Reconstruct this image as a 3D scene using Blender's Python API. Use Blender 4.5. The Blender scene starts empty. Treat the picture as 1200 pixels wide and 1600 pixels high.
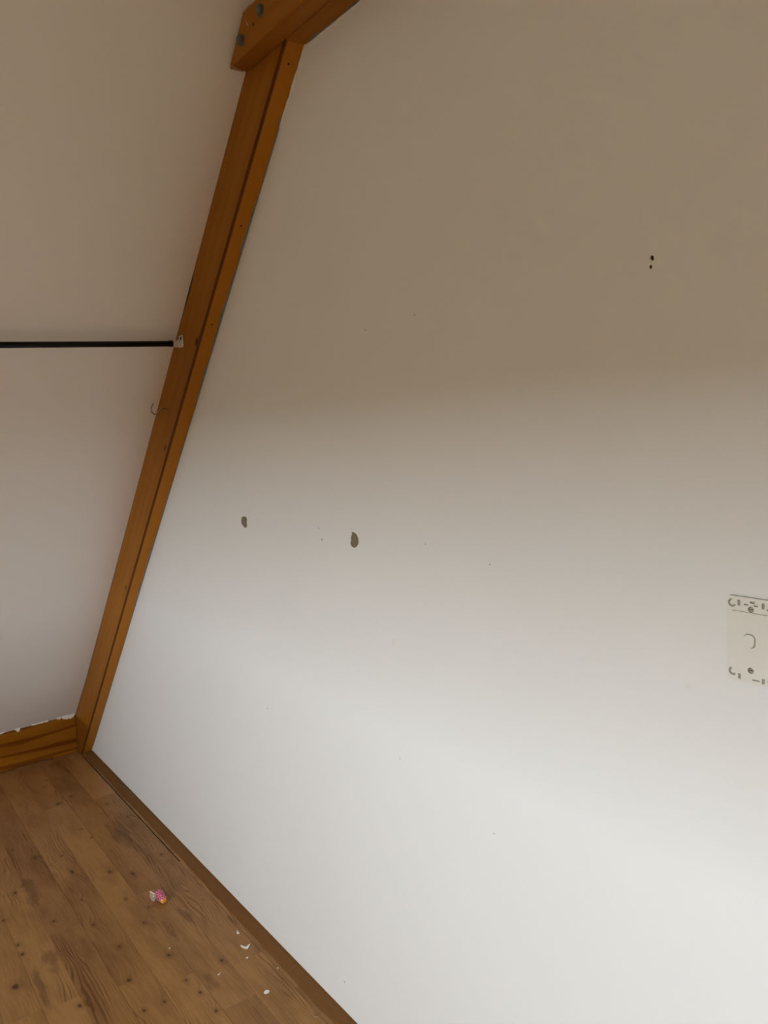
import bpy, bmesh, math, random
from mathutils import Vector, Matrix

SC = bpy.context.scene
COL = SC.collection

# ------------------------------------------------------------------ camera
cam = bpy.data.cameras.new('camera')
cam.sensor_fit = 'HORIZONTAL'; cam.sensor_width = 36.0
cam.lens = 36.0 * 1220.0 / 1200.0
cam.clip_start = 0.02; cam.clip_end = 500
camo = bpy.data.objects.new('camera', cam); COL.objects.link(camo)
camo.matrix_world = Matrix(((0.5943105, -0.05916808, 0.80205621, 4.05),
                            (0.80194765, 0.1187732, -0.5854681, -1.0),
                            (-0.06062176, 0.99115693, 0.11803786, 1.61),
                            (0, 0, 0, 1)))
SC.camera = camo

# ------------------------------------------------------------------ daylight
ROOM_Y = -3.6                      # inner face of the opposite gable wall
WIN = (2.7, 5.1, 0.80, 1.66)       # window opening in it: x0, x1, z0, z1
RIDGE_X = 3.6
world = bpy.data.worlds.new('overcast_sky'); SC.world = world
world.use_nodes = True
bg = world.node_tree.nodes['Background']
bg.inputs['Color'].default_value = (0.91, 0.98, 1.045, 1)
bg.inputs['Strength'].default_value = 10.0
portal = bpy.data.lights.new('window_portal', 'AREA')
portal.shape = 'RECTANGLE'; portal.size = WIN[1] - WIN[0]; portal.size_y = WIN[3] - WIN[2]
portal.cycles.is_portal = True
po = bpy.data.objects.new('window_portal', portal); COL.objects.link(po)
po.location = ((WIN[0] + WIN[1]) / 2, ROOM_Y - 0.17, (WIN[2] + WIN[3]) / 2)
po.rotation_euler = (math.radians(90), 0, 0)

SC.view_settings.view_transform = 'Standard'
SC.view_settings.look = 'None'
SC.view_settings.gamma = 1.0
SC.view_settings.use_curve_mapping = False
SC.view_settings.exposure = 1.34
SC.cycles.diffuse_bounces = 5
SC.cycles.max_bounces = 12

# ------------------------------------------------------------------ node helpers
class N:
    def __init__(s, name):
        s.m = bpy.data.materials.new(name); s.m.use_nodes = True
        s.t = s.m.node_tree; s.b = s.t.nodes['Principled BSDF']
    def link(s, a, b): s.t.links.new(a, b)
    def put(s, sock, v):
        if isinstance(v, bpy.types.NodeSocket): s.link(v, sock)
        else: sock.default_value = v
    def math(s, op, a, b=0.0, c=0.0, clamp=False):
        n = s.t.nodes.new('ShaderNodeMath'); n.operation = op; n.use_clamp = clamp
        s.put(n.inputs[0], a); s.put(n.inputs[1], b)
        if len(n.inputs) > 2: s.put(n.inputs[2], c)
        return n.outputs[0]
    def vmath(s, op, a, b=(0, 0, 0), c=(0, 0, 0)):
        n = s.t.nodes.new('ShaderNodeVectorMath'); n.operation = op
        s.put(n.inputs[0], a)
        if op not in ('LENGTH',): s.put(n.inputs[1], b)
        if op == 'MULTIPLY_ADD': s.put(n.inputs[2], c)
        return n.outputs['Value'] if op == 'LENGTH' else n.outputs['Vector']
    def rng(s, v, a, b, c=0.0, d=1.0, smooth=True):
        n = s.t.nodes.new('ShaderNodeMapRange')
        n.interpolation_type = 'SMOOTHSTEP' if smooth else 'LINEAR'
        s.put(n.inputs[0], v); n.inputs[1].default_value = a; n.inputs[2].default_value = b
        n.inputs[3].default_value = c; n.inputs[4].default_value = d
        return n.outputs[0]
    def noise(s, vec, scale, detail=2.0, rough=0.5, dist=0.0):
        n = s.t.nodes.new('ShaderNodeTexNoise')
        s.put(n.inputs['Vector'], vec); n.inputs['Scale'].default_value = scale
        n.inputs['Detail'].default_value = detail; n.inputs['Roughness'].default_value = rough
        n.inputs['Distortion'].default_value = dist
        return n.outputs['Fac']
    def white(s, vec):
        n = s.t.nodes.new('ShaderNodeTexWhiteNoise'); n.noise_dimensions = '3D'
        s.put(n.inputs['Vector'], vec); return n.outputs['Value']
    def xyz(s, x, y, z):
        n = s.t.nodes.new('ShaderNodeCombineXYZ')
        s.put(n.inputs[0], x); s.put(n.inputs[1], y); s.put(n.inputs[2], z); return n.outputs[0]
    def sep(s, v):
        n = s.t.nodes.new('ShaderNodeSeparateXYZ'); s.put(n.inputs[0], v); return n.outputs
    def mix(s, f, a, b, mode='MIX'):
        n = s.t.nodes.new('ShaderNodeMix'); n.data_type = 'RGBA'; n.blend_type = mode
        s.put(n.inputs[0], f)
        for k, v in ((6, a), (7, b)):
            s.put(n.inputs[k], v if isinstance(v, bpy.types.NodeSocket) else (*v, 1))
        return n.outputs[2]
    def obj(s): return s.t.nodes.new('ShaderNodeTexCoord').outputs['Object']
    def pos(s): return s.t.nodes.new('ShaderNodeNewGeometry').outputs['Position']
    def bump(s, h, strength, dist):
        n = s.t.nodes.new('ShaderNodeBump'); n.inputs['Strength'].default_value = strength
        n.inputs['Distance'].default_value = dist; s.link(h, n.inputs['Height'])
        s.link(n.outputs[0], s.b.inputs['Normal'])
    def nearest(s, P, spots):
        """smallest scaled distance to a list of (x, y, rx, ry) spots in the xy plane"""
        cur = None
        for (x, y, rx, ry) in spots:
            v = s.vmath('MULTIPLY_ADD', P, (1 / rx, 1 / ry, 0), (-x / rx, -y / ry, 0))
            d = s.vmath('LENGTH', v)
            cur = d if cur is None else s.math('MINIMUM', cur, d)
        return cur
    def fin(s, color=None, rough=0.5, spec=None, metal=None):
        if color is not None:
            s.put(s.b.inputs['Base Color'], color if isinstance(color, bpy.types.NodeSocket) else (*color, 1))
        s.put(s.b.inputs['Roughness'], rough)
        if spec is not None: s.put(s.b.inputs['Specular IOR Level'], spec)
        if metal is not None: s.put(s.b.inputs['Metallic'], metal)
        return s.m

def mat_paint(name, col, rough=0.75, var=0.03):
    n = N(name); p = n.pos()
    a = n.noise(p, 1.7, 3.0)
    c = n.mix(a, tuple(v * (1 - var) for v in col), tuple(min(1, v * (1 + var)) for v in col))
    return n.fin(c, rough, 0.3)

def mat_plain(name, col, rough=0.5, spec=0.4, metal=0.0, scale=60.0, var=0.12):
    n = N(name)
    f = n.noise(n.pos(), scale, 3.0)
    c = n.mix(f, tuple(v * (1 - var) for v in col), tuple(min(1, v * (1 + var)) for v in col))
    return n.fin(c, rough, spec, metal)

def mat_pine(name, light, dark, knots=(), plane='xz', arris=None, foot=None, seed=0.0, rough=0.5, freq=150.0, wave=0.055, ring=0.22, thin=-0.2, spec=0.12):
    """varnished pine, grain along the object's own X axis; knots given in that plane"""
    n = N(name); o = n.obj(); ox, oy, oz = n.sep(o)
    across = n.math('ADD', oz, n.math('MULTIPLY', oy, 0.73))
    P = n.xyz(ox, oz if plane == 'xz' else oy, 0.0)
    warp = 0.0
    if knots:
        d = n.nearest(P, knots)
        warp = n.math('MULTIPLY', n.rng(d, 0.6, 4.0, 1.0, 0.0), 0.012)
        across = n.math('ADD', across, warp)
    lo = n.noise(n.xyz(n.math('MULTIPLY', ox, 1.3), n.math('MULTIPLY', across, 9.0), seed), 1.0, 2.0)
    rings = n.math('SINE', n.math('MULTIPLY', n.math('ADD', across, n.math('MULTIPLY', lo, wave)), freq))
    rings = n.rng(rings, thin, 1.0)
    fine = n.noise(n.xyz(n.math('MULTIPLY', ox, 9.0), n.math('MULTIPLY', across, 260.0), seed + 3.1), 1.0, 3.0)
    f = n.math('ADD', n.math('MULTIPLY', rings, ring), n.math('MULTIPLY', n.rng(fine, 0.3, 0.75), 0.18))
    f = n.math('ADD', f, n.math('MULTIPLY', n.rng(lo, 0.3, 0.7), 0.45), clamp=True)
    col = n.mix(f, light, dark)
    if foot is not None:                  # lower end mixed towards dark red-brown below a level line
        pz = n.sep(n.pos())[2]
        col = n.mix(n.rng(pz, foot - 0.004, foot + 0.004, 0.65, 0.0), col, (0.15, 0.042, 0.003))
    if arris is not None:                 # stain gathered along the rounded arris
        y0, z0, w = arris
        under = n.rng(oz, 0.0006, 0.0012, 1.0, 0.0)   # underside mixed towards a paler orange
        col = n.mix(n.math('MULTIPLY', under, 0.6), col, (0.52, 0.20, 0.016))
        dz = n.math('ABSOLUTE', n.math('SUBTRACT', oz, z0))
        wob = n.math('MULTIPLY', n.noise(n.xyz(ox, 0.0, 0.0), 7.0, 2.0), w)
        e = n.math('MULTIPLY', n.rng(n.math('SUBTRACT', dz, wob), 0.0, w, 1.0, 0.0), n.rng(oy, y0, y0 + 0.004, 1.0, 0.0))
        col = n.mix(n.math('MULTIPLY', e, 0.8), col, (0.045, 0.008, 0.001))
    if knots:
        k = n.rng(d, 0.55, 1.25, 1.0, 0.0)
        col = n.mix(n.math("MULTIPLY", k, 0.95), col, (0.022, 0.006, 0.0015))
    n.bump(fine, 0.12, 0.001)
    n.fin(col, rough, spec)
    return n.m

# ------------------------------------------------------------------ materials
M = {}
M['wall'] = mat_paint('white_wall_paint', (0.78, 0.77, 0.75))
M['ceil'] = mat_paint('white_ceiling_paint', (0.83, 0.80, 0.76))
M['plaster'] = mat_plain('bare_tan_plaster', (0.235, 0.19, 0.12), 0.9, 0.1, scale=200)
M['core'] = mat_plain('dark_fibreboard_core', (0.022, 0.012, 0.006), 0.9, 0.05)
M['hole'] = mat_plain('dark_plug', (0.03, 0.024, 0.018), 0.9, 0.1)
M['filler'] = mat_plain('white_filler', (0.80, 0.71, 0.60), 0.8, 0.2, scale=150)
M['edge_grey'] = mat_plain('grey_edge_strip', (0.21, 0.212, 0.205), 0.7, 0.2, scale=60, var=0.45)  # grey of the uneven strip where timber meets wall
M['black'] = mat_plain('black_enamel', (0.004, 0.004, 0.0045), 0.42, 0.25)
M['plastic'] = mat_plain('white_plastic', (0.62, 0.58, 0.50), 0.4, 0.4, scale=20, var=0.03)
M['swplastic'] = mat_plain('switch_plastic', (0.76, 0.735, 0.67), 0.42, 0.4, scale=20, var=0.03)
M['swdark'] = mat_plain('switch_recess', (0.36, 0.34, 0.29), 0.6, 0.3, scale=20, var=0.05)
M['bolt'] = mat_plain('dull_galvanised_steel', (0.13, 0.13, 0.105), 0.55, 0.4, 0.35, scale=120, var=0.3)
M['screw'] = mat_plain('dull_screw_steel', (0.40, 0.38, 0.32), 0.45, 0.5, 0.4, scale=300, var=0.4)
M['chrome'] = mat_plain('nickel_wire', (0.52, 0.47, 0.38), 0.22, 0.5, 1.0, var=0.05)
M['rawwood'] = mat_plain('raw_split_wood', (0.45, 0.28, 0.15), 0.8, 0.2, scale=180)
M['flake'] = mat_plain('paint_flake_white', (0.85, 0.82, 0.77), 0.8, 0.2, scale=200, var=0.05)
M['ground_tan'] = mat_plain('warm_bounce_ground', (0.105, 0.082, 0.045), 0.95, 0.1, scale=0.3, var=0.3)
M['frame'] = mat_plain('white_window_paint', (0.75, 0.74, 0.71), 0.5, 0.4, scale=8, var=0.03)

RAFT_LIGHT, RAFT_DARK = (0.345, 0.130, 0.010), (0.245, 0.078, 0.005)
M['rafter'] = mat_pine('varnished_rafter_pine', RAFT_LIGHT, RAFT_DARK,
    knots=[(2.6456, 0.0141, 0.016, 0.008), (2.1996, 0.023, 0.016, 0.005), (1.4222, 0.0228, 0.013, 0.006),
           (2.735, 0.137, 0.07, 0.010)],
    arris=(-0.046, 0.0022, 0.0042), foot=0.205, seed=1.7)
M['collar'] = mat_pine('varnished_collar_pine', RAFT_LIGHT, (0.24, 0.078, 0.005),
    knots=[(2.4395, 2.4873, 0.004, 0.005)], seed=5.2)
M['base'] = mat_pine('varnished_baseboard_pine', (0.36, 0.135, 0.008), (0.15, 0.036, 0.002), seed=9.4, freq=110.0, wave=0.12, ring=0.52, thin=0.35)
M['trim'] = mat_pine('brown_floor_trim', (0.19, 0.088, 0.028), (0.15, 0.064, 0.018), seed=2.2, rough=0.6)

KNOTS = [(0.254, -0.2882, 0.0072, 0.0048), (0.444, -0.2171, 0.0072, 0.0048), (0.477, -0.2835, 0.0114, 0.0077), (0.637, -0.114, 0.01, 0.0067), (0.814, -0.0836, 0.0093, 0.0062), (1.206, -0.0837, 0.0093, 0.0062), (0.884, -0.2542, 0.0057, 0.0038), (0.783, -0.2675, 0.0057, 0.0038), (0.761, -0.5261, 0.0072, 0.0048), (0.883, -0.4684, 0.0107, 0.0072), (0.945, -0.3868, 0.0057, 0.0038), (1.091, -0.3846, 0.0243, 0.0076), (1.088, -0.5823, 0.0093, 0.0062), (1.298, -0.4078, 0.0064, 0.0043), (1.191, -0.275, 0.01, 0.0067), (1.261, -0.2136, 0.0154, 0.0057), (1.401, -0.2849, 0.0072, 0.0048), (1.504, -0.2408, 0.0064, 0.0043), (1.578, -0.2847, 0.0093, 0.0062), (1.237, -0.6491, 0.0072, 0.0048), (1.472, -0.4179, 0.0093, 0.0062), (1.361, -0.5162, 0.0086, 0.0058), (1.411, -0.6382, 0.0079, 0.0053), (1.47, -0.6373, 0.0093, 0.0062), (1.642, -0.3851, 0.0093, 0.0062), (1.789, -0.2795, 0.0093, 0.0062), (1.616, -0.6876, 0.0157, 0.0106), (1.827, -0.5585, 0.0093, 0.0062), (1.968, -0.4212, 0.0072, 0.0048), (1.973, -0.3645, 0.0072, 0.0048), (1.932, -0.2818, 0.0072, 0.0048), (1.817, -0.4135, 0.01, 0.0067), (2.105, -0.2652, 0.0079, 0.0053), (2.007, -0.2705, 0.0079, 0.0053), (1.923, -0.1633, 0.0086, 0.0058)]
STAINS = [(1.55, -0.575, 0.06, 0.024), (1.639, -0.163, 0.045, 0.018), (1.976, -0.229, 0.05, 0.016), (1.10, -0.537, 0.14, 0.022),
          (1.645, -0.628, 0.10, 0.012), (1.66, -0.232, 0.09, 0.011), (0.93, -0.155, 0.11, 0.035)]
STRIP0, STRIP = -0.0505, 0.0992

def mat_floor(name, KNOTS, STAINS):
    n = N(name); p = n.pos(); x, y, z = n.sep(p)
    s = n.math('DIVIDE', n.math('SUBTRACT', STRIP0, y), STRIP)
    strip = n.math('FLOOR', s)
    r1 = n.white(n.xyz(strip, 3.3, 0.0))
    xo = n.math('ADD', x, n.math('MULTIPLY', r1, 7.0))
    piece = n.math('FLOOR', n.math('DIVIDE', xo, 0.71))
    tone = n.white(n.xyz(strip, piece, 1.0))
    seed = n.math('MULTIPLY', n.white(n.xyz(strip, piece, 5.0)), 40.0)
    P = n.xyz(x, y, 0.0)
    d = n.nearest(P, KNOTS)
    halo = n.rng(d, 0.7, 5.5, 1.0, 0.0)
    ds = n.nearest(P, STAINS)
    yy = n.math('ADD', y, n.math('MULTIPLY', halo, 0.013))
    lo = n.noise(n.xyz(n.math('MULTIPLY', x, 2.6), n.math('MULTIPLY', yy, 14.0), seed), 1.0, 2.0)
    rings = n.math('SINE', n.math('MULTIPLY', n.math('ADD', yy, n.math('MULTIPLY', lo, 0.085)), 620.0))
    rings = n.rng(rings, 0.0, 1.0)
    ringmask = n.rng(n.noise(n.xyz(n.math('MULTIPLY', x, 1.5), n.math('MULTIPLY', y, 9.0), n.math('ADD', seed, 7.0)), 1.0, 1.0), 0.47, 0.62)
    fine = n.noise(n.xyz(n.math('MULTIPLY', x, 11.0), n.math('MULTIPLY', yy, 240.0), seed), 1.0, 3.0)
    blot = n.noise(n.xyz(n.math('MULTIPLY', x, 4.0), n.math('MULTIPLY', y, 13.0), seed), 1.0, 3.0, 0.55)
    blot2 = n.noise(n.xyz(n.math('MULTIPLY', x, 14.0), n.math('MULTIPLY', yy, 46.0), seed), 1.0, 3.0, 0.6)
    f = n.math('MULTIPLY', n.math('MULTIPLY', rings, ringmask), 0.50)
    f = n.math('ADD', f, n.math('MULTIPLY', n.rng(fine, 0.3, 0.75), 0.28))
    f = n.math('ADD', f, n.math('MULTIPLY', n.rng(blot, 0.35, 0.75), 0.42))
    f = n.math('ADD', f, n.math('MULTIPLY', n.math('SUBTRACT', tone, 0.5), 0.42), clamp=True)
    col = n.mix(f, (0.41, 0.208, 0.070), (0.148, 0.058, 0.014))
    st = n.math('MULTIPLY', n.rng(n.math('ADD', ds, n.math('MULTIPLY', n.math('SUBTRACT', blot2, 0.5), 3.2)), 0.35, 1.25, 1.0, 0.0), 0.5)
    col = n.mix(st, col, (0.095, 0.038, 0.013))
    dk = n.math('ADD', d, n.math('MULTIPLY', n.math('SUBTRACT', blot2, 0.5), 1.3))
    k = n.rng(dk, 0.3, 1.1, 1.0, 0.0)
    col = n.mix(n.math('MULTIPLY', k, 0.86), col, (0.030, 0.011, 0.004))
    col = n.mix(n.rng(d, 0.8, 3.2, 0.30, 0.0), col, (0.12, 0.045, 0.012))
    edge = n.math('ABSOLUTE', n.math('SUBTRACT', n.math('FRACT', s), 0.5))
    col = n.mix(n.rng(edge, 0.485, 0.5, 0.0, 0.35), col, (0.05, 0.022, 0.008))
    n.bump(fine, 0.1, 0.0008)
    ro = n.rng(blot, 0.2, 0.8, 0.27, 0.36)
    return n.fin(col, ro, 0.22)
M['floor'] = mat_floor('knotty_pine_laminate', KNOTS, STAINS)
M['floor_far'] = mat_floor('knotty_pine_laminate_far', [(3.4, -0.5, 0.009, 0.006), (4.2, -1.7, 0.009, 0.006), (2.6, -2.4, 0.009, 0.006), (5.3, -1.1, 0.009, 0.006)], [(4.0, -1.25, 0.06, 0.024), (2.9, -1.9, 0.06, 0.024)])

# ------------------------------------------------------------------ mesh helpers
def link(name, me, mat=None, parent=None, smooth=False):
    o = bpy.data.objects.new(name, me); COL.objects.link(o)
    if mat is not None and not me.materials: me.materials.append(mat)
    if smooth:
        for f in me.polygons: f.use_smooth = True
    if parent is not None: o.parent = parent
    return o
def tag(o, label, cat=None, group=None, kind=None):
    o['label'] = label
    if cat: o['category'] = cat
    if group: o['group'] = group
    if kind: o['kind'] = kind
    return o
def empty(name, loc):
    o = bpy.data.objects.new(name, None); COL.objects.link(o); o.location = loc
    o.empty_display_size = 0.05
    return o
def child(name, me, mat, parent, smooth=False):
    """mesh written in world coordinates, parented so that it stays put"""
    o = link(name, me, mat, None, smooth)
    o.parent = parent
    o.matrix_parent_inverse = world_of(parent).inverted()
    return o
def world_of(o):
    m = Matrix.LocRotScale(o.location, o.rotation_euler, o.scale)
    return m if o.parent is None else world_of(o.parent) @ o.matrix_parent_inverse @ m
def bm_mesh(bm, name='mesh'):
    bmesh.ops.recalc_face_normals(bm, faces=bm.faces[:])
    me = bpy.data.meshes.new(name); bm.to_mesh(me); bm.free(); return me
def bevel(bm, w, seg=2):
    bmesh.ops.bevel(bm, geom=bm.edges[:], offset=w, offset_type='OFFSET', segments=seg, profile=0.5, affect='EDGES', clamp_overlap=True)
def box(x0, x1, y0, y1, z0, z1, bev=0.0, seg=2):
    bm = bmesh.new()
    bmesh.ops.create_cube(bm, size=1.0, matrix=Matrix.Translation(((x0 + x1) / 2, (y0 + y1) / 2, (z0 + z1) / 2)) @ Matrix.Diagonal((x1 - x0, y1 - y0, z1 - z0, 1)))
    if bev: bevel(bm, bev, seg)
    return bm_mesh(bm)
def prism(poly, a, b, plane='xz', holes=(), bev=0.0):
    """polygon (with holes) in a plane, extruded along the third axis from a to b"""
    def P(p, t):
        return (p[0], t, p[1]) if plane == 'xz' else (p[0], p[1], t) if plane == 'xy' else (t, p[0], p[1])
    loops = [list(poly)] + [list(h) for h in holes]
    flat = [p for l in loops for p in l]
    bm = bmesh.new()
    va = [bm.verts.new(P(p, a)) for p in flat]; vb = [bm.verts.new(P(p, b)) for p in flat]
    if holes:
        for vs in (va, vb):
            es, k = [], 0
            for l in loops:
                c = len(l)
                es += [bm.edges.new((vs[k + i], vs[k + (i + 1) % c])) for i in range(c)]
                k += c
            bmesh.ops.triangle_fill(bm, use_beauty=True, use_dissolve=False, edges=es)
    else:
        bm.faces.new(va); bm.faces.new(vb)
    k = 0
    for l in loops:
        c = len(l)
        for i in range(c):
            j = (i + 1) % c
            bm.faces.new((va[k + i], va[k + j], vb[k + j], vb[k + i]))
        k += c
    if bev: bevel(bm, bev)
    return bm_mesh(bm)
def tube(path, r, sides=14, caps=True, radii=None):
    pts = [Vector(p) for p in path]; bm = bmesh.new(); rings = []
    nrm = None
    for i, p in enumerate(pts):
        t = (pts[min(i + 1, len(pts) - 1)] - pts[max(i - 1, 0)]).normalized()
        if nrm is None:
            nrm = t.orthogonal().normalized()
        else:
            nrm = (nrm - t * nrm.dot(t)).normalized()
        bi = t.cross(nrm); rr = radii[i] if radii else r
        rings.append([bm.verts.new(p + (nrm * math.cos(2 * math.pi * k / sides) + bi * math.sin(2 * math.pi * k / sides)) * rr) for k in range(sides)])
    for a, b in zip(rings, rings[1:]):
        for k in range(sides): bm.faces.new((a[k], a[(k + 1) % sides], b[(k + 1) % sides], b[k]))
    if caps:
        bm.faces.new(rings[0]); bm.faces.new(rings[-1])
    return bm_mesh(bm)
def disc(c, r, sides=20, ph=0.0):
    return [(c[0] + r * math.cos(ph + 2 * math.pi * i / sides), c[1] + r * math.sin(ph + 2 * math.pi * i / sides)) for i in range(sides)]
def lathe_y(c, prof, sides=20, ph=0.0):
    """profile of (radius, y) turned about an axis along Y through (cx, cz)"""
    bm = bmesh.new(); rings = []
    for r, y in prof:
        rings.append([bm.verts.new((c[0] + r * math.cos(ph + 2 * math.pi * k / sides), y, c[1] + r * math.sin(ph + 2 * math.pi * k / sides))) for k in range(sides)])
    for a, b in zip(rings, rings[1:]):
        for k in range(sides): bm.faces.new((a[k], a[(k + 1) % sides], b[(k + 1) % sides], b[k]))
    bm.faces.new(rings[0]); bm.faces.new(rings[-1])
    return bm_mesh(bm)

# ------------------------------------------------------------------ rafter frame: u up the slope, n away from the ceiling
A = Vector((0.0007, 0, 0.0008)); U = Vector((0.71312, 0, 0.70104)); NN = Vector((0.70104, 0, -0.71312))
def un(u, n): q = A + U * u + NN * n; return (q.x, q.z)
def mirror(p): return (2 * RIDGE_X - p[0], p[1])

# ------------------------------------------------------------------ the setting
# ceiling: the sloping lining on the left, mirrored past the ridge on the right
prof_un = [(0.126, -0.1755), (0.45, -0.158), (0.90, -0.151), (2.00, -0.141), (3.30, -0.135)]
prof = [un(u, n) for u, n in prof_un]
dz = (prof[-1][1] - prof[-2][1]) / (prof[-1][0] - prof[-2][0])
ridge = (RIDGE_X, prof[-1][1] + dz * (RIDGE_X - prof[-1][0]))
low = (prof[0][0] - 0.20, prof[0][1] - 0.19)
left = [low] + prof
inner = left + [ridge] + [mirror(p) for p in reversed(left)]
outer = [(p[0] - 0.05 if p[0] < RIDGE_X else p[0] + 0.05, p[1] + 0.05) if p[0] != RIDGE_X else (p[0], p[1] + 0.08) for p in inner]
ceiling = link('ceiling', prism(inner + outer[::-1], ROOM_Y - 0.24, 0.14, 'xz'), M['ceil'])
tag(ceiling, 'white sloping attic ceiling falling to the floor beside the wooden rafter', 'ceiling', kind='structure')

# gable wall: paint skin with two flaked patches and two screw holes, plaster behind it
G = [(-0.6, -0.03), (7.8, -0.03), (7.8, 0.3), mirror((1.0, 1.40)), (RIDGE_X, ridge[1] + 0.06), (1.0, 1.40), (-0.6, 0.3)]
patch1 = [(1.9766, 1.3516), (1.9936, 1.3549), (2.0047, 1.3526), (2.009, 1.345), (2.0046, 1.336), (2.0071, 1.3288), (1.9993, 1.3225), (1.9901, 1.3196), (1.9803, 1.3242), (1.97, 1.3313), (1.9685, 1.3392), (1.9728, 1.347)]
patch2 = [(2.5471, 1.3535), (2.5564, 1.3536), (2.567, 1.3499), (2.5723, 1.3433), (2.574, 1.3365), (2.5723, 1.3276), (2.5648, 1.3206), (2.5558, 1.3166), (2.5466, 1.3171), (2.5408, 1.3208), (2.5383, 1.3262), (2.5422, 1.333), (2.5419, 1.3407), (2.5475, 1.3465)]
rnd = random.Random(4)
def ragged(c, r, k=9, s=0.25): return [(c[0] + r * (1 + rnd.uniform(-s, s)) * math.cos(2 * math.pi * i / k), c[1] + r * 1.2 * (1 + rnd.uniform(-s, s)) * math.sin(2 * math.pi * i / k)) for i in range(k)]
hole1, hole2 = ragged((3.3639, 1.8142), 0.0030), ragged((3.361, 1.8023), 0.0024)
NICKS = [(2.653, 1.803, .0016), (2.823, 1.811, .0018), (2.413, 1.324, .0028), (2.402, 1.352, .0014), (2.818, 1.35, .0016), (3.004, 1.329, .0014), (2.041, 0.788, .0022), (2.684, 0.845, .0013), (2.982, 0.787, .0013), (2.367, 0.107, .0022)]
nicks = [ragged((x, z), r, 7) for x, z, r in NICKS]
wall = link('wall_back', prism(G, 0.0, 0.0012, 'xz', [patch1, patch2, hole1, hole2]), M['wall'])
tag(wall, 'white painted gable wall with two flaked brown patches', 'wall', kind='structure')
child('plaster_layer', prism(G, 0.0013, 0.016, 'xz', [hole1, hole2]), M['plaster'], wall)
child('masonry', prism(G, 0.0161, 0.12, 'xz'), M['hole'], wall)
for c in nicks:
    child('paint_nick', prism(c, -0.0004, 0.0004, 'xz'), M['swdark'], wall)
for px_, pz_, r_ in ((2.686, 1.117, 0.006), (3.41, 1.193, 0.004)):     # filled spots
    child('filled_spot', prism(ragged((px_, pz_), r_, 10, 0.1), -0.0003, 0.0004, 'xz'), M['swplastic'], wall)

# opposite gable wall with the window that lights the room
wx0, wx1, wz0, wz1 = WIN
wf = link('wall_front', prism(G, ROOM_Y - 0.18, ROOM_Y, 'xz', [[(wx0, wz0), (wx1, wz0), (wx1, wz1), (wx0, wz1)]]), M['wall'])
tag(wf, 'white painted gable wall opposite, with the window', 'wall', kind='structure')
win = empty('window_1', ((wx0 + wx1) / 2, ROOM_Y - 0.09, wz0)); tag(win, 'white timber window in the opposite gable wall', 'window', kind='structure')
fy0, fy1 = ROOM_Y - 0.13, ROOM_Y - 0.07
xm = (wx0 + wx1) / 2
child('window_frame', prism([(wx0, wz0), (wx1, wz0), (wx1, wz1), (wx0, wz1)], fy0, fy1, 'xz',
      [[(wx0 + .05, wz0 + .05), (xm - .03, wz0 + .05), (xm - .03, wz1 - .05), (wx0 + .05, wz1 - .05)],
       [(xm + .03, wz0 + .05), (wx1 - .05, wz0 + .05), (wx1 - .05, wz1 - .05), (xm + .03, wz1 - .05)]]), M['frame'], win)
child('window_sill', box(wx0 - .04, wx1 + .04, ROOM_Y - .07, ROOM_Y + .04, wz0 - .03, wz0, .004), M['frame'], win)
glass = N('window_glass')
tr = glass.t.nodes.new('ShaderNodeBsdfTransparent'); tr.inputs[0].default_value = (0.93, 0.95, 0.94, 1)
glass.link(tr.outputs[0], glass.t.nodes['Material Output'].inputs['Surface'])
for a_, b_ in ((wx0 + .05, xm - .03), (xm + .03, wx1 - .05)):
    bm = bmesh.new()
    bm.faces.new([bm.verts.new((x_, ROOM_Y - 0.1, z_)) for x_, z_ in ((a_, wz0 + .05), (b_, wz0 + .05), (b_, wz1 - .05), (a_, wz1 - .05))])
    child('pane', bm_mesh(bm), glass.m, win)

# floor slab and laminate boards (two printed strips to a board)
floor = link('floor', box(-0.6, 7.8, ROOM_Y - 0.2, 0.1, -0.16, -0.008), M['hole'])
tag(floor, 'brown knotty pine laminate floor', 'floor', kind='structure')
BW, BL, J = 2 * STRIP, 1.285, 0.00025
def board_mesh(w, l):
    return box(-l / 2 + J / 2, l / 2 - J / 2, -w / 2 + J / 2, w / 2 - J / 2, -0.0079, 0.0, 0.0002, 1)
row, y1 = 0, 0.0
shared = {}
rr = random.Random(11)
while y1 > ROOM_Y:
    y0 = STRIP0 if row == 0 else y1 - BW
    y0 = max(y0, ROOM_Y)
    gap = 0.0034 if row == 0 else 0.0       # the first board has crept away from the second
    off = [0.02, 0.55, 0.98, 0.25, 0.75][row % 5]
    x = -0.28
    while x < 7.45:
        xe = min(7.45, (math.floor((x - off) / BL + 1e-6) + 1) * BL + off)
        if xe - x < 0.05: x = xe; continue
        ya = y0 + (gap if 0.0 < x < 1.30 else 0.0)
        key = (round(y1 - ya, 4), round(xe - x, 3))
        near = x < 2.5 and y1 > -0.85
        key += (near,)
        if key not in shared:
            shared[key] = board_mesh(*key[:2])
            shared[key].materials.append(M['floor'] if near else M['floor_far'])
            shared[key].materials.append(M['core'])
            for f in shared[key].polygons:
                if f.normal.z < 0.3: f.material_index = 1          # dark fibreboard core on the edges
        b = link('floor_board', shared[key])
        b.location = ((x + xe) / 2, (y1 + ya) / 2, 0)
        b.parent = floor
        x = xe
    y1 = y0; row += 1

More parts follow.
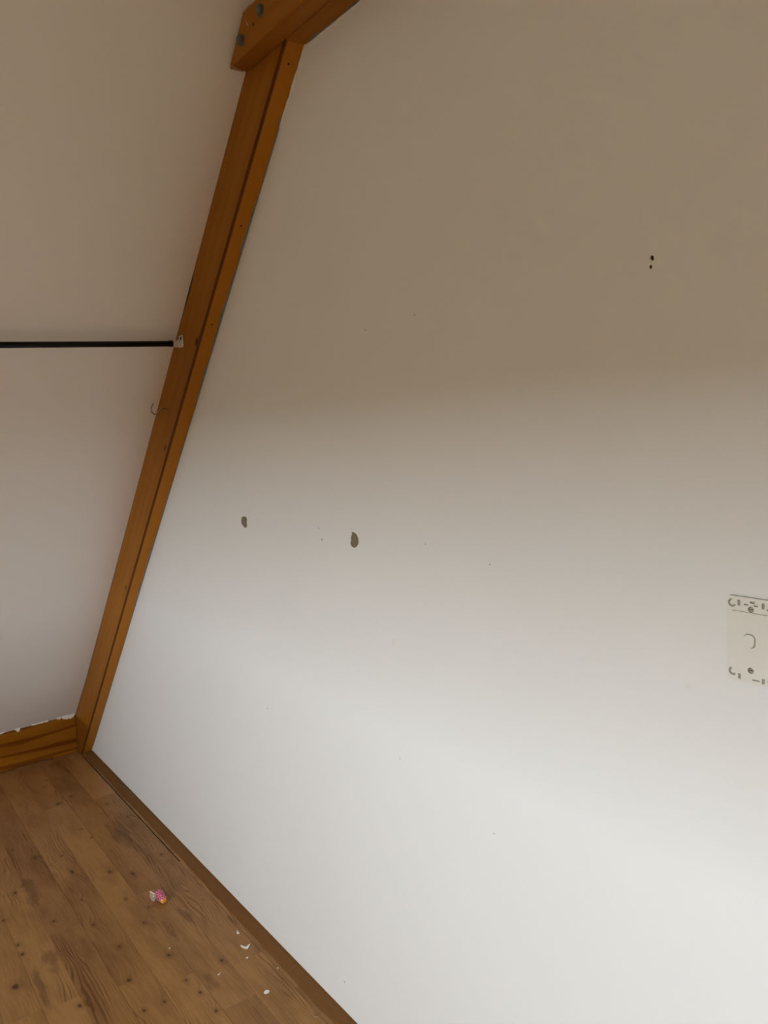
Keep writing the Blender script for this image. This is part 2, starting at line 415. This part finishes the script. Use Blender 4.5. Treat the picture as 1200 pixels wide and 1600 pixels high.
# floor trims
tp = [(0.0, 0.0), (-0.036, 0.0), (-0.036, 0.003), (-0.030, 0.0075), (-0.017, 0.0135), (-0.006, 0.0163), (0.0, 0.0166)]
def sweep_x(prof, x0, x1, steps, wob=0.0, seed=0):
    r = random.Random(seed); bm = bmesh.new(); rings = []
    for i in range(steps + 1):
        x = x0 + (x1 - x0) * i / steps
        w = r.uniform(-wob, wob)
        rings.append([bm.verts.new((x, y * (1 + (w if j not in (0, len(prof) - 1) else 0)), z)) for j, (y, z) in enumerate(prof)])
    for a, b in zip(rings, rings[1:]):
        for k in range(len(prof)): bm.faces.new((a[k], a[(k + 1) % len(prof)], b[(k + 1) % len(prof)], b[k]))
    bm.faces.new(rings[0]); bm.faces.new(rings[-1])
    return bm_mesh(bm)
t1 = link('trim_1', sweep_x(tp, 0.022, 7.2, 140, 0.03, 3), M['trim'])
t1.location = (0, -0.0002, 0.0001)
tag(t1, 'low brown bead along the foot of the white gable wall', 'trim', kind='structure')
def smear(xs, a, b):
    """thin ragged film of wall paint on the top of the bead"""
    top = [(-0.017, 0.0140), (-0.0115, 0.0156), (-0.006, 0.0168)]
    rn = random.Random(12); bm = bmesh.new(); prev = None
    for i, x in enumerate(xs):
        t0, t1 = rn.uniform(0, a), rn.uniform(a + 0.15, b)
        if i in (0, len(xs) - 1): t1 = t0 + 0.05
        r = []
        for t in (t0, (t0 + t1) / 2, t1):
            q = t * 2; k = min(1, int(q)); q -= k
            r.append(bm.verts.new((x, top[k][0] * (1 - q) + top[k + 1][0] * q, top[k][1] * (1 - q) + top[k + 1][1] * q + 0.0004)))
        if prev:
            for k in range(2): bm.faces.new((prev[k], prev[k + 1], r[k + 1], r[k]))
        prev = r
    bmesh.ops.solidify(bm, geom=bm.faces[:], thickness=0.0003)
    return bm_mesh(bm)
M['smear'] = mat_plain('greyed_paint_film', (0.27, 0.20, 0.12), 0.7, 0.2, scale=120, var=0.3)
child('paint_smear', smear([0.52 + 0.013 * i for i in range(15)], 0.55, 0.98), M['smear'], t1)

# pine board along the foot of the slope
bx0, bz1 = -0.0345, 0.2100
bb = link('baseboard_left', None or prism([(-0.066, 0.0), (bx0, bz1 - 0.001), (bx0 - 0.035, bz1 - 0.035), (-0.10, 0.0)], ROOM_Y + 0.002, -0.0502, 'xz', bev=0.002), None)
# grain runs along Y: give the board its own X axis along the room
me = bb.data; bb.rotation_euler = (0, 0, math.radians(90))
me.transform(Matrix.Rotation(math.radians(-90), 4, 'Z')); me.materials.append(M['base'])
tag(bb, 'orange varnished pine board along the foot of the sloping ceiling', 'baseboard', kind='structure')
rf = random.Random(8)
def filler_piece(ys, half, zoff=0.0):
    """ragged bead of white filler over the board's top edge; ys runs away from the gable wall"""
    top = [(y, bz1 + 0.004 + rf.uniform(-0.001, 0.002)) for y in ys]
    bot = [(y, bz1 - h + rf.uniform(-0.0015, 0.0015)) for y, h in zip(ys, half)]
    pts = [(p[0], p[1] + zoff) for p in top + bot[::-1]]
    return prism(pts, bx0 - 0.006, bx0 + 0.0022, 'yz')
def seq(a, b, k): return [a + (b - a) * i / (k - 1) for i in range(k)]
child('filler', filler_piece(seq(-0.052, -0.118, 9), [0.002, 0.012, 0.016, 0.019, 0.015, 0.016, 0.012, 0.010, 0.002]), M['filler'], bb)
child('filler', filler_piece(seq(-0.120, -0.140, 5), [0.001, 0.008, 0.003, 0.009, 0.001]), M['filler'], bb)
child('filler', filler_piece(seq(-0.180, -0.262, 9), [0.001, 0.003, 0.002, 0.004, 0.003, 0.004, 0.002, 0.003, 0.001]), M['filler'], bb)
child('filler', filler_piece(seq(-0.312, -0.338, 6), [0.002, 0.012, 0.014, 0.013, 0.006, 0.001]), M['filler'], bb)
child('filler', filler_piece(seq(-0.380, -0.55, 12), [0.001, 0.003, 0.004, 0.003, 0.005, 0.003, 0.003, 0.002, 0.004, 0.003, 0.002, 0.001]), M['filler'], bb)
t2 = link('trim_2', prism([(-0.0650, 0.0), (-0.045, 0.0), (-0.045, 0.002), (-0.052, 0.007), (-0.0630, 0.009)], ROOM_Y + 0.002, -0.185, 'xz'), M['trim'])
t2.location = (0.001, 0, 0.0001)
tag(t2, 'thin brown strip on the floor in front of the pine baseboard', 'trim', kind='structure')

ground = link('ground_outside', box(-150, 150, -320, ROOM_Y - 0.5, -3.2, -3.0), M['ground_tan'])  # unseen ground, its tan chosen to warm the light bounced indoors
tag(ground, 'unseen ground outside the window, tan to warm the bounced light', 'ground', kind='structure')

# ------------------------------------------------------------------ rafter
raft = empty('rafter', (0.03, -0.025, 0.0)); tag(raft, 'long sloping orange pine rafter beside the white wall', 'beam')
RL = 4.6
bm = bmesh.new()
# local frame: x = u, y = world Y, z = -n
foot = 0.0
c = [(0.004, 0.0), (RL, 0.0), (RL, 0.1347)] + [(u, -n - 0.0003) for u, n in reversed(prof_un)] + [(-0.0724, 0.070)]       # foot cut level with the floor
v0 = [bm.verts.new((u, -0.05, z)) for u, z in c]; v1 = [bm.verts.new((u, -0.0012, z)) for u, z in c]
bm.faces.new(v0); bm.faces.new(v1)
for i in range(len(c)): bm.faces.new((v0[i], v0[(i + 1) % len(c)], v1[(i + 1) % len(c)], v1[i]))
bevel(bm, 0.0025, 3)
rm = bm_mesh(bm)
def local_child(name, me, mat, parent, frame):
    o = link(name, me, mat); o.parent = parent
    o.matrix_parent_inverse = world_of(parent).inverted()
    o.location = frame.to_translation(); o.rotation_euler = frame.to_euler()
    return o
RF = Matrix(((U.x, 0, -NN.x, A.x), (0, 1, 0, 0), (U.z, 0, -NN.z, A.z), (0, 0, 0, 1)))
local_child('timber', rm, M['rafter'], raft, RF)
def ribbon(u0, u1, wfun, step=0.012, th=0.0012):
    """wavy-edged strip lying on the underside of a timber against the wall, in the local frame"""
    k = int((u1 - u0) / step); bm = bmesh.new(); prev = None
    for i in range(k + 1):
        u = u0 + (u1 - u0) * i / k; w = wfun(u)
        r = [bm.verts.new(p) for p in ((u, -0.0011, 0.0005), (u, -w, 0.0005), (u, -w, -th * .6), (u, -0.0011, -th))]
        if prev:
            for j in range(4): bm.faces.new((prev[j], prev[(j + 1) % 4], r[(j + 1) % 4], r[j]))
        else: bm.faces.new(r)
        prev = r
    bm.faces.new(prev)
    return bm_mesh(bm)
def wav(u, s=0.0):
    v = math.sin(u * 23 + s) + 0.7 * math.sin(u * 57 + 1.3 * s) + 0.5 * math.sin(u * 131 + s)
    return v
def wr(u):
    base = 0.0056 + 0.0018 * wav(u, 1.0) + 0.0022 * math.sin(u * 5.1)
    if u < 1.2: base *= 0.55
    return max(0.0016, base)
local_child('edge_strip', ribbon(0.02, 3.47, wr), M['edge_grey'], raft, RF)
for u_, y_ in ((3.4422, -0.0248), (3.0344, -0.0245), (2.7192, -0.0262)):
    local_child('nail_hole', prism(disc((u_, y_), 0.0026, 10), -0.0003, 0.002, 'xy'), M['hole'], raft, RF)

# ------------------------------------------------------------------ collar tie bolted across the rafter
col = empty('collar_tie', (2.48, -0.05, 2.445)); tag(col, 'horizontal orange pine tie bolted across the top of the rafter', 'beam')
cz0, cz1 = 2.445, 2.531
f0 = [(2.309, cz0), (2.395, cz1)]
front = f0[:1] + [mirror(f0[0]), mirror(f0[1])] + f0[1:]
child('front_board', prism(front, -0.0985, -0.0505, 'xz', bev=0.0025), M['collar'], col)
b0 = un(0, 0.0012)
def on_raft(z, n=0.0015): return A.x + ((z - A.z) - NN.z * n) / U.z * U.x + NN.x * n
back = [(on_raft(cz0), cz0), (mirror((on_raft(cz0), 0))[0], cz0), (mirror((on_raft(cz1), 0))[0], cz1), (on_raft(cz1), cz1)]
child('back_board', prism(back, -0.0495, -0.0012, 'xz', bev=0.002), M['collar'], col)
CF = Matrix.Translation((0, 0, cz0))
o = ribbon(2.497, 3.6, lambda u: max(0.0012, 0.0042 + 0.0022 * wav(u * 1.6, 2.0)))
local_child('edge_strip', o, M['edge_grey'], col, CF)
for bx_, bz_, ph in ((2.4784, 2.4992, 0.3), (2.3819, 2.4768, 0.1)):
    bo = child('bolt', lathe_y((bx_, bz_), [(0.0112, -0.0985), (0.0114, -0.1045), (0.0104, -0.1075), (0.0088, -0.1090), (0.003, -0.1093)], 8, ph), M['bolt'], col)
    child('washer', lathe_y((bx_, bz_), [(0.0126, -0.0984), (0.0126, -0.0996), (0.0118, -0.1)], 20), M['bolt'], bo)
child('chipped_corner', prism([(2.307, -0.094), (2.318, -0.0982), (2.3245, -0.0975), (2.322, -0.090), (2.316, -0.074), (2.3095, -0.062), (2.307, -0.07)], cz0 - 0.0006, cz0 + 0.002, 'xy'), M['rawwood'], col)
child('scrape', prism([(2.405, 2.5095), (2.4075, 2.510), (2.4125, 2.502), (2.4185, 2.494), (2.4155, 2.493), (2.409, 2.5005)], -0.0990, -0.0980, 'xz'), M['rawwood'], col)
child('scrape', prism([(2.3935, 2.5285), (2.398, 2.5315), (2.43, 2.5317), (2.428, 2.5297), (2.41, 2.5288)], -0.0990, -0.0985 + .002, 'xz'), M['rawwood'], col)
# beads of wall paint standing proud where wall and timbers meet
def bead(pts, r, seed):
    rn = random.Random(seed); n = len(pts)
    return tube(pts, r, 6, True, [r * rn.uniform(0.4, 1.3) for _ in pts])
k = 60
child('paint_bead', bead([(un(u, 0.0025)[0], -0.0006, un(u, 0.0025)[1]) for u in seq(3.30, 3.485, 16)], 0.0026, 5), M['wall'], wall)
child('paint_bead', bead([(x, -0.0006, cz0 - 0.0035) for x in seq(2.497, 3.2, 60)], 0.0026, 6), M['wall'], wall)
child('paint_bead', bead([(un(u, 0.003)[0], -0.0006, un(u, 0.003)[1]) for u in seq(0.02, 0.075, 6)], 0.003, 7), M['wall'], wall)

# ------------------------------------------------------------------ black rod in its white bracket
RX, RZ = 1.7585, 1.8732
slope = 0.014
br = empty('rod_bracket', (RX, -0.05, RZ)); tag(br, 'small white plastic rod bracket screwed to the rafter', 'bracket')
plate = [(RX - 0.012, RZ - 0.0118), (RX + 0.0190, RZ - 0.0118), (RX + 0.0225, RZ - 0.008), (RX + 0.0225, RZ + 0.0235), (RX - 0.012, RZ + 0.0235)]
sc1 = [(RX - 0.0085, RZ + 0.011), (RX - 0.001, RZ + 0.0112), (RX - 0.0012, RZ + 0.016), (RX + 0.002, RZ + 0.0205), (RX - 0.005, RZ + 0.0210), (RX - 0.0085, RZ + 0.018)]
sc2 = [(RX + 0.009, RZ + 0.009), (RX + 0.0128, RZ + 0.0092), (RX + 0.0132, RZ + 0.016), (RX + 0.0165, RZ + 0.0195), (RX + 0.011, RZ + 0.0205), (RX + 0.0088, RZ + 0.017)]
child('back_plate', prism(plate, -0.0516, -0.0501, 'xz', [sc1, sc2]), M['plastic'], br)
for cc in ((RX - 0.0045, RZ + 0.0165), (RX + 0.0108, RZ + 0.0145)):
    child('screw', lathe_y(cc, [(0.0042, -0.0502), (0.0042, -0.0526), (0.0028, -0.0534)], 12), M['hole'], br)
def ring_mesh(c, ro, ri, y0, y1, sides=28):
    return prism(disc(c, ro, sides), y0, y1, 'xz', [disc(c, ri, sides)])
cup = child('cup', ring_mesh((RX, RZ), 0.0112, 0.0088, -0.0755, -0.0516), M['plastic'], br, False)
child('gusset', prism([(-0.0516, RZ + 0.0225), (-0.060, RZ + 0.0112), (-0.0516, RZ + 0.0112)], RX + 0.0045, RX + 0.0085, 'yz'), M['plastic'], br)
rod = link('hanging_rod', tube([(RX, -0.0545, RZ), (RX, -0.6, RZ - slope * 0.55), (RX, ROOM_Y + 0.004, RZ - slope * (-ROOM_Y - 0.0545))], 0.0085, 24), M['black'], smooth=False)
for f in rod.data.polygons:
    if len(f.vertices) == 4: f.use_smooth = True
tag(rod, 'straight black metal rod hanging below the sloping ceiling', 'rod')
rs = child('end_sleeve', tube([(RX, -0.0756, RZ), (RX, -0.085, RZ - 0.0001)], 0.0095, 24), M['black'], rod)

# ------------------------------------------------------------------ open cup hook
hk = empty('screw_hook', (1.607, -0.05, 1.684)); tag(hk, 'small open metal hook screwed into the rafter below the rod', 'hook')
hx, hy, hz = 1.607, -0.05, 1.684
path = [(0, 0), (-0.010, 0.0015), (-0.020, 0.001), (-0.027, -0.004), (-0.0325, -0.0105), (-0.039, -0.0150), (-0.0455, -0.0145), (-0.0515, -0.0095), (-0.0545, -0.002), (-0.0535, 0.006), (-0.050, 0.0125), (-0.0465, 0.0195)]
pts = []
for i in range(len(path) - 1):                     # Catmull-Rom
    p = [Vector((0, *path[max(0, min(len(path) - 1, i + k - 1))])) for k in range(4)]
    for t in (0, 0.25, 0.5, 0.75):
        q = 0.5 * ((2 * p[1]) + (p[2] - p[0]) * t + (2 * p[0] - 5 * p[1] + 4 * p[2] - p[3]) * t * t + (3 * p[1] - p[0] - 3 * p[2] + p[3]) * t ** 3)
        pts.append((hx, hy + q.y, hz + q.z))
pts.append((hx, hy + path[-1][0], hz + path[-1][1]))
child('wire', tube(pts, 0.0024, 10), M['chrome'], hk, True)
child('thread_collar', lathe_y((hx, hz), [(0.0042, -0.0502), (0.004, -0.0515), (0.0025, -0.0525)], 14), M['chrome'], hk)

# ------------------------------------------------------------------ light switch without its cover
sx0, sx1, sz0, sz1 = 3.4750, 3.5435, 1.2228, 1.3418
scx = (sx0 + sx1) / 2
sw = empty('light_switch', (scx, 0.0, sz0)); tag(sw, 'white light switch on the wall with its cover plate missing', 'light switch')
def rrect(x0, x1, z0, z1, r, k=5):
    out = []
    for cx, cz, a0 in ((x1 - r, z1 - r, 0), (x0 + r, z1 - r, 90), (x0 + r, z0 + r, 180), (x1 - r, z0 + r, 270)):
        for i in range(k + 1):
            a = math.radians(a0 + 90 * i / k); out.append((cx + r * math.cos(a), cz + r * math.sin(a)))
    return out
def cslot(cx, cz, ro, ri, a0, a1, k=8):
    o = [(cx + ro * math.cos(math.radians(a0 + (a1 - a0) * i / k)), cz + ro * math.sin(math.radians(a0 + (a1 - a0) * i / k))) for i in range(k + 1)]
    i_ = [(cx + ri * math.cos(math.radians(a1 - (a1 - a0) * i / k)), cz + ri * math.sin(math.radians(a1 - (a1 - a0) * i / k))) for i in range(k + 1)]
    return o + i_
def mx_(pts): return [(2 * scx - p[0], p[1]) for p in pts]
holes = []
top = [cslot(sx0 + 0.0078, sz1 - 0.0098, 0.0060, 0.0032, 95, 335),
       rrect(sx0 + 0.0155, sx0 + 0.0195, sz1 - 0.0125, sz1 - 0.0045, 0.0008, 2),
       rrect(sx0 + 0.0245, scx - 0.0035, sz1 - 0.0108, sz1 - 0.0088, 0.0006, 2)]
bot = [cslot(sx0 + 0.0080, sz0 + 0.0125, 0.0060, 0.003, 110, 320),
       rrect(sx0 + 0.0155, sx0 + 0.0195, sz0 + 0.0035, sz0 + 0.011, 0.0008, 2),
       rrect(scx + 0.0015, scx + 0.0115, sz0 + 0.0052, sz0 + 0.0072, 0.0006, 2)]
for h in top + bot[:2]: holes += [h, mx_(h)]
holes += [bot[2]]
holes += [disc((scx - 0.0002, 1.3262), 0.0043, 16), disc((scx - 0.0008, 1.2412), 0.0043, 16)]
holes += [rrect(scx - 0.0015, scx + 0.0055, sz1 - 0.0075, sz1 - 0.004, 0.0012, 3)]
holes += [rrect(sx0 + 0.0072, sx1 - 0.0072, 1.3212, 1.3219, 0.0003, 2)]
rk = [(scx + 0.0078 * math.copysign(abs(math.cos(t)) ** 0.72, math.cos(t)), 1.2822 + 0.0094 * math.copysign(abs(math.sin(t)) ** 0.72, math.sin(t))) for t in [2 * math.pi * i / 36 for i in range(36)]]
holes += [[(scx - 0.002 + (x - scx) * 1.06, 1.2822 + (z - 1.2822) * 1.06) for x, z in rk]]
body = child('back_body', prism(rrect(sx0 + .0004, sx1 - .0004, sz0 + .0004, sz1 - .0004, 0.004), -0.0030, -0.0003, 'xz'), M['swdark'], sw)
child('face_plate', prism(rrect(sx0, sx1, sz0, sz1, 0.0045), -0.0058, -0.0031, 'xz', holes), M['swplastic'], sw)
bm = bmesh.new()
lo = [bm.verts.new((x - 0.002, -0.0031, z)) for x, z in rk]
hi = [bm.verts.new((scx - 0.002 + (x - scx) * 0.93, -0.0086 + (z - 1.2822) * 0.13, 1.2822 + (z - 1.2822) * 0.93)) for x, z in rk]
for i in range(36): bm.faces.new((lo[i], lo[(i + 1) % 36], hi[(i + 1) % 36], hi[i]))
bm.faces.new(hi)
child('rocker', bm_mesh(bm), M['swplastic'], sw)
for z_ in (1.3262, 1.2412):
    s_ = child('screw', lathe_y((scx - 0.0004, z_), [(0.0038, -0.0031), (0.0038, -0.0042), (0.0028, -0.0048)], 16), M['screw'], sw)
    child('slot', box(scx - 0.0034, scx + 0.0026, -0.0050, -0.0047, z_ - 0.0004, z_ + 0.0004), M['hole'], s_)
for z_, dz_ in ((sz1 + 0.0004, 0.0018),):
    child('paint_edge', prism([(sx0 + 0.004, z_), (sx0 + 0.02, z_ + 0.0004), (scx, z_), (sx1 - 0.006, z_ + 0.0003), (sx1 - 0.004, z_ + dz_), (scx + 0.01, z_ + dz_ * 0.8), (sx0 + 0.01, z_ + dz_)], -0.0012, -0.0001, 'xz'), M['wall'], sw)

# ------------------------------------------------------------------ wrapped sweet on the floor
cw = N('pink_yellow_wrapper'); oo = cw.obj()
cxx, cyy, czz = cw.sep(oo)
pk = cw.mix(cw.rng(cw.noise(oo, 190.0, 2.0), 0.35, 0.65), (0.42, 0.03, 0.09), (0.70, 0.24, 0.32))
cw.fin(pk, 0.25, 0.6); M['pink'] = cw.m
cy = N('yellow_wrapper'); cy.fin(cy.mix(cy.rng(cy.noise(cy.obj(), 220.0, 2.0), 0.35, 0.65), (0.75, 0.26, 0.02), (0.85, 0.48, 0.09)), 0.25, 0.6); M['yellow'] = cy.m
cp = N('clear_cellophane'); cp.fin((0.75, 0.68, 0.62), 0.15, 0.7); cp.b.inputs['Alpha'].default_value = 0.34; M['cello'] = cp.m
sweet = empty('wrapped_sweet', (1.497, -0.197, 0.0)); tag(sweet, 'crumpled pink and yellow wrapped sweet lying on the floor', 'sweet')
def lump(c, r, seed, sub=4, amp=0.14):
    rn = random.Random(seed)
    ax = [(Vector((rn.uniform(-1, 1), rn.uniform(-1, 1), rn.uniform(-1, 1))).normalized(), rn.uniform(3, 9), rn.uniform(0, 6)) for _ in range(10)]
    bm = bmesh.new(); bmesh.ops.create_icosphere(bm, subdivisions=sub, radius=1.0)
    for v in bm.verts:
        d = v.co.normalized()
        w = sum(abs(math.sin(d.dot(a) * f + p)) for a, f, p in ax) / 10 - 0.6
        q = d * (1 + amp * 2.2 * w)
        v.co = Vector((q.x * r[0], q.y * r[1], q.z * r[2])) + Vector(c)
    lowest = min(v.co.z for v in bm.verts)
    return bm, lowest
bm, lz = lump((1.494, -0.1955, 0.0), (0.0300, 0.0148, 0.0180), 3)
for v in bm.verts: v.co.z += 0.0004 - lz
child('body', bm_mesh(bm), M['pink'], sweet)
bm, lz = lump((1.5155, -0.1925, 0.0), (0.0130, 0.0120, 0.0120), 9, 3)
for v in bm.verts: v.co.z += 0.0003 - lz
child('yellow_end', bm_mesh(bm), M['yellow'], sweet)
bm = bmesh.new()                                   # pleated fan of clear wrapping
rn = random.Random(2); root = Vector((1.486, -0.203, 0.016)); fan = []
ends = [root.lerp(e, 0.86) for e in [Vector((1.452, -0.2190, 0.026)), Vector((1.458, -0.224, 0.018)), Vector((1.464, -0.225, 0.022)), Vector((1.470, -0.227, 0.011)), Vector((1.478, -0.227, 0.013)), Vector((1.486, -0.224, 0.003)), Vector((1.493, -0.218, 0.002))]]
vi = [bm.verts.new(root.lerp(e, 0.12)) for e in ends]
vm = [bm.verts.new(root.lerp(e, 0.6) + Vector((0, 0, rn.uniform(-0.002, 0.003)))) for e in ends]
vo = [bm.verts.new(e) for e in ends]
for a, b in ((vi, vm), (vm, vo)):
    for i in range(len(ends) - 1): bm.faces.new((a[i], a[i + 1], b[i + 1], b[i]))
bmesh.ops.solidify(bm, geom=bm.faces[:], thickness=0.0004)
child('twist_tail', bm_mesh(bm), M['cello'], sweet)
child('bright_fold', tube([(1.4568, -0.2168, 0.0254), (1.468, -0.2125, 0.0235), (1.482, -0.206, 0.0205)], 0.0014, 6, True, [0.0014, 0.0018, 0.001]), M['flake'], sweet)

# ------------------------------------------------------------------ flakes of white paint on the floor
def flake(pts, th, lift, label, fold=None):
    """pts: outline on the floor; lift: height of each point (curled flakes)"""
    bm = bmesh.new(); c = Vector((sum(p[0] for p in pts) / len(pts), sum(p[1] for p in pts) / len(pts), 0))
    base = [bm.verts.new((x, y, 0.0003 + l)) for (x, y), l in zip(pts, lift)]
    topv = [bm.verts.new((x, y, 0.0003 + th + l)) for (x, y), l in zip(pts, lift)]
    cb = bm.verts.new((c.x, c.y, 0.0002)); ct = bm.verts.new((c.x, c.y, 0.0002 + th))
    k = len(pts)
    for i in range(k):
        j = (i + 1) % k
        bm.faces.new((base[i], base[j], cb)); bm.faces.new((topv[i], topv[j], ct)); bm.faces.new((base[i], base[j], topv[j], topv[i]))
    for v in bm.verts: v.co -= Vector((c.x, c.y, 0))
    o = link('paint_flake', bm_mesh(bm), M['flake']); o.location = (c.x, c.y, 0)
    return tag(o, label, 'paint flake', 'white paint flakes on the floor')
flake([(1.8266, -0.0654), (1.8309, -0.0638), (1.8423, -0.0643), (1.8441, -0.0674), (1.8385, -0.0725)], 0.0008, [.003, .001, 0, 0, 0], 'small pointed white paint flake nearest the wall, beside the winged flake')
flake([(1.9010, -0.0900), (1.9070, -0.0850), (1.9140, -0.0800), (1.9210, -0.0745), (1.9200, -0.0650), (1.9270, -0.0740), (1.9290, -0.0798), (1.9206, -0.0865), (1.9100, -0.0905)], 0.0009, [.004, .002, 0, .002, .007, .003, 0, 0, .001], 'largest white paint flake, curled up into two wings')
flake(ragged((1.965, -0.0988), 0.0026, 8, 0.15), 0.0022, [0] * 8, 'round white paint crumb on the floor just below the winged flake')
flake(ragged((2.068, -0.0492), 0.0020, 7, 0.3), 0.0012, [0] * 7, 'tiny white paint crumb close to the brown bead')
flake([(1.9711, -0.1995), (1.9732, -0.1951), (1.978, -0.1945), (1.9785, -0.1987), (1.9755, -0.2003)], 0.0010, [0, 0, .001, .001, 0], 'flat white paint crumb farther from the wall, by a dark knot')
flake(ragged((1.9705, -0.1904), 0.0015, 7, 0.3), 0.0010, [0] * 7, 'speck of white paint touching the flat crumb by the dark knot')
flake([(2.1330, -0.1303), (2.1300, -0.1250), (2.1312, -0.1190), (2.1350, -0.1150), (2.1400, -0.1155), (2.1418, -0.1215), (2.1384, -0.1292)], 0.0018, [0, .002, .002, .001, 0, 0, 0], 'oval white paint flake lying alone in the open floor')
cur = []
for i in range(9):
    a = math.radians(200 + 190 * i / 8); cur.append((2.305 + 0.0085 * math.cos(a), -0.0600 + 0.0075 * math.sin(a)))
for i in range(8, -1, -1):
    a = math.radians(200 + 190 * i / 8); cur.append((2.305 + 0.0062 * math.cos(a), -0.0600 + 0.0052 * math.sin(a)))
cf = link('paint_flake', prism([(x - 2.305, y + 0.0625) for x, y in cur], 0.0003, 0.003, 'xy'), M['rawwood'])
cf.location = (2.305, -0.0625, 0)
tag(cf, 'pale curled shaving on the floor nearest the camera', 'paint flake', 'white paint flakes on the floor')
flake(ragged((1.7603, -0.2659), 0.0022, 7, 0.2), 0.0015, [0] * 7, 'lone white speck on the floor among wavy grain')
